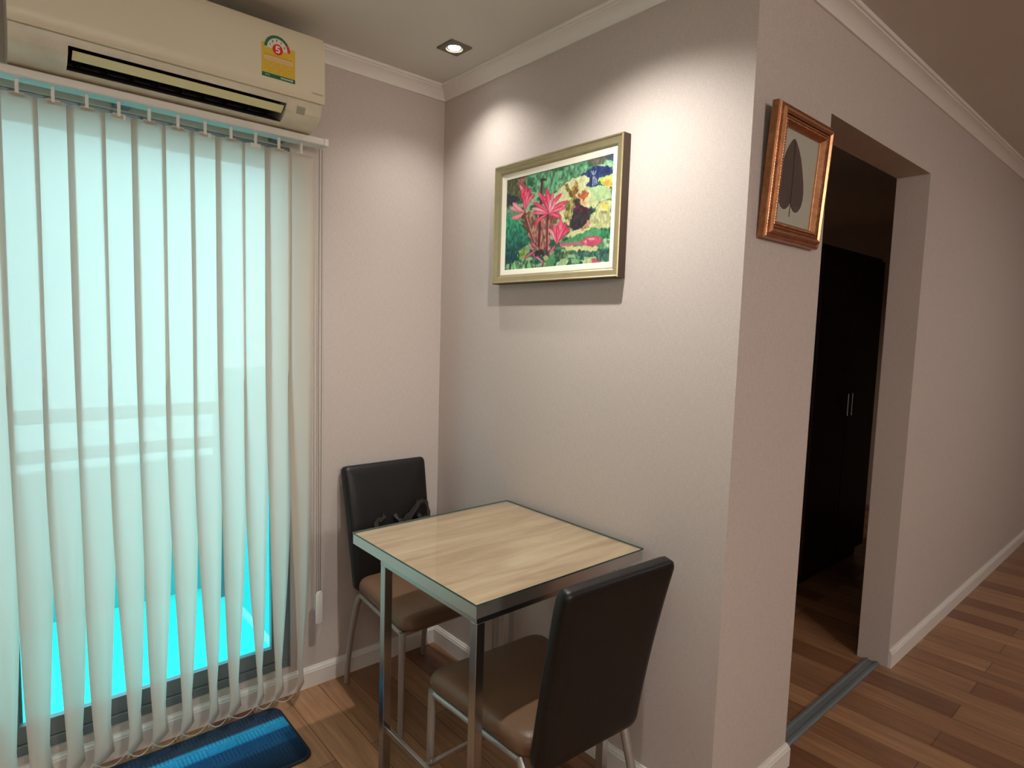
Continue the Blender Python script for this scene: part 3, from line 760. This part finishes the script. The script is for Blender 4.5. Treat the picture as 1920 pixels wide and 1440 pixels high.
    f([(830, 1120), (1110, 1130), (1250, 1110), (1250, 1240), (1110, 1230), (960, 1180), (830, 1190)], (68, 108, 96), grain=.35, seed=49)
    f([(660, 1250), (760, 1200), (800, 1230), (760, 1290), (640, 1300)], (176, 204, 152), grain=.2, seed=50, outline=(50, 90, 60))
    f([(800, 1230), (880, 1200), (900, 1260), (830, 1290)], (140, 190, 140), outline=(40, 80, 60))
    f([(520, 1230), (600, 1170), (640, 1230), (610, 1310), (530, 1310)], (88, 152, 100), grain=.1, seed=51, outline=(50, 90, 60))
    f([(640, 1160), (800, 1130), (840, 1180), (700, 1220)], (86, 112, 66), grain=.3, seed=52)
    f([(760, 1160), (850, 1170), (860, 1210), (770, 1200)], (150, 190, 150))
    f([(910, 1220), (1090, 1200), (1120, 1250), (960, 1280)], (190, 206, 150), grain=.1, seed=53, outline=(50, 90, 60))
    f([(1040, 1225), (1150, 1230), (1130, 1265), (1040, 1262)], (190, 96, 108))
    f([(60, 640), (170, 640), (260, 700), (250, 800), (60, 790)], (100, 150, 120), grain=.2, seed=54)
    f([(60, 740), (180, 775), (250, 850), (330, 930), (338, 1020), (290, 1110), (200, 1230), (60, 1290)], (58, 152, 112), grain=.34, seed=55, grad=(800, 1200, (34, 82, 86)), outline=(30, 60, 40))
    f([(210, 1120), (330, 1090), (320, 1180), (230, 1230)], (150, 186, 104), grain=.3, seed=56)
    f([(150, 1260), (330, 1230), (420, 1290), (400, 1340), (150, 1350)], (120, 170, 124), grain=.5, seed=57)
    # woven brown reflections behind the stems
    f([(250, 700), (360, 690), (420, 780), (560, 700), (640, 740), (600, 900), (560, 1120), (420, 1140), (350, 1020), (310, 880)], (160, 112, 96), grain=.42, seed=58)
    f([(560, 740), (700, 750), (640, 830), (590, 850)], (128, 86, 70), grain=.2, seed=59)
    f([(240, 700), (320, 700), (340, 880), (330, 960), (280, 840)], (98, 74, 54), grain=.4, seed=60)
    f([(200, 330), (290, 320), (270, 420), (210, 440)], (150, 92, 92), grain=.2, seed=61)
    # dry leaf
    f([(715, 375), (745, 370), (830, 470), (870, 560), (830, 580), (770, 480)], (132, 112, 56), grain=.4, seed=62)
    f([(845, 335), (865, 340), (880, 420), (865, 520), (870, 570), (840, 560), (825, 430)], (150, 112, 62), grain=.4, seed=63)
    f([(760, 560), (840, 570), (830, 700), (800, 820), (740, 760), (720, 650)], (146, 140, 84), grain=.5, seed=64)
    f([(890, 500), (960, 465), (1000, 475), (990, 540), (930, 570), (880, 550)], (178, 96, 62), grain=.15, seed=65)
    f([(880, 545), (940, 560), (985, 585), (955, 630), (900, 610)], (228, 176, 126), grain=.1, seed=66)
    f([(990, 740), (1030, 800), (1010, 860), (930, 900), (880, 905), (940, 850)], (186, 150, 112))
    f([(840, 555), (905, 565), (900, 630), (990, 655), (1075, 680), (1020, 735), (1005, 800), (940, 870), (860, 915), (795, 890), (785, 850), (815, 780), (840, 680)], (56, 50, 54), grain=.3, seed=67)
    f([(845, 600), (960, 650), (1000, 690), (880, 700), (840, 690)], (84, 44, 58), grain=.3, seed=68)
    f([(985, 790), (1000, 790), (1015, 860), (1000, 862)], (226, 150, 140), warp=False)
    # stems
    for pts, wd, c in (([(478, 335), (465, 600), (452, 1090)], 13, (92, 44, 50)), ([(548, 730), (545, 950), (545, 1180)], 12, (104, 42, 60)), ([(290, 715), (340, 880), (420, 1080)], 17, (112, 62, 58)), ([(305, 735), (350, 880), (410, 1040)], 5, (214, 150, 150)), ([(556, 800), (553, 950), (553, 1130)], 3, (226, 140, 160)), ([(520, 1160), (510, 1240), (490, 1310)], 8, (120, 60, 66))):
        for a, c_ in zip(pts[:-1], pts[1:]): f([(a[0]-wd, a[1]), (a[0]+wd, a[1]), (c_[0]+wd, c_[1]), (c_[0]-wd, c_[1])], c, warp=False)
    f([(455, 335), (475, 328), (520, 330), (525, 350), (490, 352), (470, 360)], (40, 42, 40), warp=False)
    f([(680, 1045), (800, 1040), (940, 1025), (940, 1058), (800, 1070), (690, 1082)], (206, 100, 122), warp=False)
    # bud
    e = [(1050+112*math.cos(t)*(1 if math.cos(t) > 0 else 1.05), 1022+54*math.sin(t)-8*math.cos(t)) for t in np.linspace(0, 2*PI, 28)]
    f(e, (206, 84, 112), warp=False, grain=.16, seed=70, outline=(110, 40, 60))
    f([(1000, 990), (1060, 985), (1085, 1000), (1050, 1012), (1010, 1008)], (238, 160, 168), warp=False)
    f([(950, 1030), (985, 1000), (985, 1050)], (240, 160, 172), warp=False)
    def petal(base, tip, wd, c, bend=0.0):
        b_, t_ = np.array(base, float), np.array(tip, float); d = t_-b_; L = np.hypot(*d); n_ = np.array([-d[1], d[0]])/L
        def pt(s, o): return tuple(b_+d*s+n_*(o*wd+bend*L*math.sin(PI*s)*.5))
        ss = np.linspace(0, 1, 9); pr = lambda s: (math.sin(PI*min(1, s*.92+.04))**.8)*(.45+.75*s) if s < 1 else 0
        out = [pt(s, -pr(s)) for s in ss]+[pt(s, pr(s)) for s in ss[::-1]]
        f(out, tuple(x*.72 for x in c), warp=False)
        f([pt(s, -pr(s)*.78) for s in ss]+[pt(s, pr(s)*.78) for s in ss[::-1]], c, warp=False)
        hi = tuple(min(255, x*.5+128) for x in c)
        f([pt(s, .02-pr(s)*.0) for s in ss[1:7]]+[pt(s, pr(s)*.5) for s in ss[1:7][::-1]], tuple(min(255, x*.72+62) for x in c), warp=False)
        f([pt(s, -.12) for s in ss[2:7]]+[pt(s, -.02) for s in ss[2:7][::-1]], hi, warp=False)
    P1, P2, P3 = (226, 62, 100), (238, 96, 126), (240, 150, 160)
    # left bloom
    A = (285, 700)
    for tip, wd, c, bd in (((120, 655), 34, P3, .1), ((150, 595), 32, P3, -.1), ((140, 770), 36, (232, 132, 138), -.2), ((225, 395), 30, P3, .25), ((255, 430), 30, P2, .1), ((395, 495), 26, P2, -.2), ((355, 430), 26, P1, -.1), ((300, 400), 30, P1, .0), ((240, 480), 26, P1, .2), ((330, 470), 22, P2, -.05), ((275, 520), 20, P1, .05)):
        petal(A, tip, wd, c, bd)
    # middle bloom
    B_ = (560, 715)
    for tip, wd, c, bd in (((360, 660), 26, P3, .1), ((375, 710), 22, P2, 0), ((400, 860), 22, P1, .2), ((705, 765), 34, P1, -.1), ((750, 650), 30, P2, -.1), ((775, 580), 28, P1, -.15), ((375, 595), 26, P1, .1), ((430, 470), 26, P2, .1), ((708, 485), 24, P1, -.15), ((650, 540), 22, P2, -.1), ((470, 500), 28, P1, .1), ((605, 480), 24, (208, 120, 128), 0), ((530, 435), 34, P1, .05), ((575, 560), 22, P3, 0), ((500, 560), 20, P1, .1), ((630, 600), 18, P3, 0)):
        petal(B_, tip, wd, c, bd)
    # lower bloom
    C_ = (655, 1060)
    for tip, wd, c, bd in (((558, 885), 28, P3, .15), ((615, 830), 34, P2, .1), ((805, 880), 36, P1, -.25), ((760, 815), 38, P1, -.12), ((700, 775), 40, P2, 0), ((655, 840), 24, P1, .05), ((735, 860), 22, P2, -.1)):
        petal(C_, tip, wd, c, bd)
    # fallen pink petals by the water line
    for b_, t_, wd, c in (((430, 1110), (285, 1220), 16, (206, 96, 110)), ((400, 1130), (345, 1070), 16, (222, 110, 124)), ((430, 1100), (365, 1030), 20, (190, 90, 100)), ((560, 1170), (635, 1070), 18, (204, 84, 110)), ((500, 1250), (370, 1150), 26, (170, 84, 120)), ((520, 1270), (410, 1180), 14, (204, 130, 150))):
        petal(b_, t_, wd, c)
    f([(420, 1120), (500, 1110), (520, 1180), (470, 1200), (410, 1170)], (50, 48, 52), grain=.3, seed=72)
    f([(490, 1190), (550, 1170), (560, 1220), (510, 1240)], (176, 178, 124), grain=.1, seed=73)
    # ink specks and fine mottling over everything
    img *= (.93+.14*vnoise(W, H, 2, 2, 80))[..., None]
    sp_ = (vnoise(W, H, 5, 5, 81) > .93) & (X > 560)
    img[sp_] *= .6
    k = img.copy(); k[1:-1, 1:-1] = (img[1:-1, 1:-1]*2+img[:-2, 1:-1]+img[2:, 1:-1]+img[1:-1, :-2]+img[1:-1, 2:])/6
    return k*.9
a = mpL(cu0, cv1, .0165); bq = mpL(cu1, cv1, .0165); c = mpL(cu0, cv0, .0165)
paint_plane('canvas', lily_image(), a, bq, c, attr_mat('painted canvas', .5, .3), lp)
mb = MB(); mb.add([mpL(rectL[0]+.008, rectL[1]+.008, .001), mpL(rectL[2]-.008, rectL[1]+.008, .001), mpL(rectL[2]-.008, rectL[3]-.008, .001), mpL(rectL[0]+.008, rectL[3]-.008, .001), mpL(rectL[0]+.008, rectL[1]+.008, .0155), mpL(rectL[2]-.008, rectL[1]+.008, .0155), mpL(rectL[2]-.008, rectL[3]-.008, .0155), mpL(rectL[0]+.008, rectL[3]-.008, .0155)], [(0, 1, 2, 3), (4, 5, 6, 7), (0, 1, 5, 4), (1, 2, 6, 5), (2, 3, 7, 6), (3, 0, 4, 7)])
mb.build('backing_board', M['golds'], lp)

# leaf picture in a carved copper frame on the pier's end face; leans out slightly at the top
gp = tag(empty('leaf_picture', (.213, XW-.001, 1.651)), 'carved copper-gilt frame holding a dark dried leaf, hung on the end face of the wall', 'picture')
gp.rotation_euler = (math.radians(3.4), 0, 0)
GW, GH = .160, .340
mpG = lambda u, v, h: Vector((u, -h, v))
rectG = (-GW, 0, GW, GH)
frame_mesh('picture_frame', rectG, [(0, .001), (0, .016), (.003, .022), (.006, .024), (.010, .0215), (.0125, .0215), (.013, .027), (.018, .033), (.022, .033), (.027, .028), (.028, .022), (.030, .0215), (.0305, .026), (.033, .026), (.0335, .0225), (.038, .026), (.041, .026), (.044, .021), (.048, .014), (.050, .012), (.050, .006), (.04, .001)], mpG, M['copper'], gp)
mb = MB()
def beads(ins, h, r, step):
    u0, v0, u1, v1 = -GW+ins, ins, GW-ins, GH-ins
    for (ax, ay, bx, by) in ((u0, v0, u1, v0), (u1, v0, u1, v1), (u1, v1, u0, v1), (u0, v1, u0, v0)):
        L = math.hypot(bx-ax, by-ay); n = int(L/step)
        for k in range(n): t = (k+.5)/n; mb.sphere(mpG(ax+(bx-ax)*t, ay+(by-ay)*t, h), r, 6, 4)
for bi in ((.0395, .0265, .0028, .0068), (.0065, .0245, .0019, .0078)):
    mb = MB(); beads(*bi); mb.build('carved_beading', M['copper'], gp, smooth=True, angle=80)
MB().box((-GW+.03, -.0085, .03), (GW-.03, -.002, GH-.03)).build('mount_board', M['matb'], gp)
# leaf: pointed top, wide belly, two bottom lobes and a fine stalk
half = [(0, .272), (.010, .266), (.022, .252), (.036, .230), (.047, .200), (.057, .168), (.061, .142), (.060, .122), (.054, .104), (.042, .091), (.030, .086), (.018, .088), (.008, .095), (.002, .106)]
lf = half+[(-x, y) for x, y in half[::-1][:-1]]
vs = []; fs = []
ring = [(u, v) for u, v in lf]; n = len(ring)
for sc, h in ((1, .0088), (.97, .0102), (.6, .0108)):
    for u, v in ring: vs.append(mpG(-.034+u*sc*1.22-(v-.272)*.09, .165+(v-.165)*sc, h))
vs.append(mpG(-.0245, .165, .0110))
for r0 in range(2):
    for k in range(n): fs.append((r0*n+k, r0*n+(k+1) % n, (r0+1)*n+(k+1) % n, (r0+1)*n+k))
for k in range(n): fs.append((2*n+k, 2*n+(k+1) % n, 3*n))
new_obj('dried_leaf', vs, fs, M['dleaf'], gp)
MB().tube([mpG(-.034, .265, .0112), mpG(-.024, .16, .0118), mpG(-.0185, .10, .011), mpG(-.017, .070, .010)], .0009, 6).build('leaf_stalk', M['stalk'], gp)
MB().box((-GW+.042, -.0145, .042), (GW-.042, -.0132, GH-.042)).build('picture_glass', M['clear'], gp)

# ---------------------------------------------------------------- downlights
def downlight(x, y, label, rot=0, power=20, size=95, blend=.75):
    d = tag(empty('ceiling_downlight', (x, y, CEIL), rot), label, 'ceiling light', 'square recessed downlights')
    H = .044; rad = .030; n = 32; vs = []; fs = []
    sq = []
    for k in range(n):
        a = 2*PI*k/n; cx_, sy_ = math.cos(a), math.sin(a); m_ = max(abs(cx_), abs(sy_)); sq.append((cx_/m_*H, sy_/m_*H))
    for z, f_ in ((0, 1), (-.004, 1), (-.006, .97)):
        for u, v in sq: vs.append((u*f_, v*f_, z))
    for r_, z in ((rad+.003, -.006), (rad, -.0065), (rad-.002, -.002), (rad-.008, -.0012)):
        for k in range(n): a = 2*PI*k/n; vs.append((r_*math.cos(a), r_*math.sin(a), z))
    for i in range(6):
        for k in range(n): fs.append((i*n+k, i*n+(k+1) % n, (i+1)*n+(k+1) % n, (i+1)*n+k))
    new_obj('lamp_plate', vs, fs, M['plate'], d, smooth=True, angle=25)
    mb = MB(); mb.tube([(0, 0, -.001), (0, 0, -.003), (0, 0, -.0045), (0, 0, -.0052)], [.021, .021, .017, .009], 24); mb.build('lamp_lens', M['bulb'], d, smooth=True)
    spot((x, y, CEIL-.012), power, size, blend, radius=.018)
    return d
downlight(-.200, -.347, 'lit square recessed downlight in the ceiling near the corner of the two walls', math.radians(2), 18, 124, 1.0)
downlight(-.38, -1.06, 'lit square recessed downlight in the ceiling over the right side of the painting', math.radians(2), 64, 134, 1.0)
# soft unseen fill lights added under the ceiling, behind and beside the camera
for (x, y, e) in ((-1.9, -2.6, 10), (2.2, -3.2, 12)):
    l = bpy.data.lights.new('unseen_fill_light', 'AREA'); l.shape = 'SQUARE'; l.size = .6; l.energy = e; l.color = WARM
    o = bpy.data.objects.new('unseen_fill_light', l); COL.objects.link(o); o.location = (x, y, CEIL-.015)
pl_ = bpy.data.lights.new('rear_fill_light', 'POINT'); pl_.energy = 92; pl_.color = WARM; pl_.shadow_soft_size = .16  # unseen fill added behind the camera, height taken from the table's shadow slope
po2 = bpy.data.objects.new('rear_fill_light', pl_); COL.objects.link(po2); po2.location = (-.9, -4.6, 2.12)
spot((2.2, .2, CEIL-.02), 30, 150, .8, color=(1, .8, .6), radius=.04)

# ---------------------------------------------------------------- dark cabinet in the next room
cb = tag(empty('cabinet', (2.35, -.55, 0), math.radians(0)), 'dark espresso cabinet standing in the room beyond the doorway', 'cabinet')
MB().box((-.45, -.20, .06), (.45, .25, 1.9)).box((-.43, -.18, 0), (.43, .23, .06)).build('body', M['espresso'], cb, bevel=.004)
for s in (-1, 1):
    d_ = MB().box((s*.225-.22, -.22, .08), (s*.225+.22, -.2005, 1.88)).build('door', M['espresso'], cb, bevel=.003)
    MB().tube([(s*.03, -.24, .95), (s*.03, -.24, 1.08)], .005, 8).build('handle', M['metal'], d_)
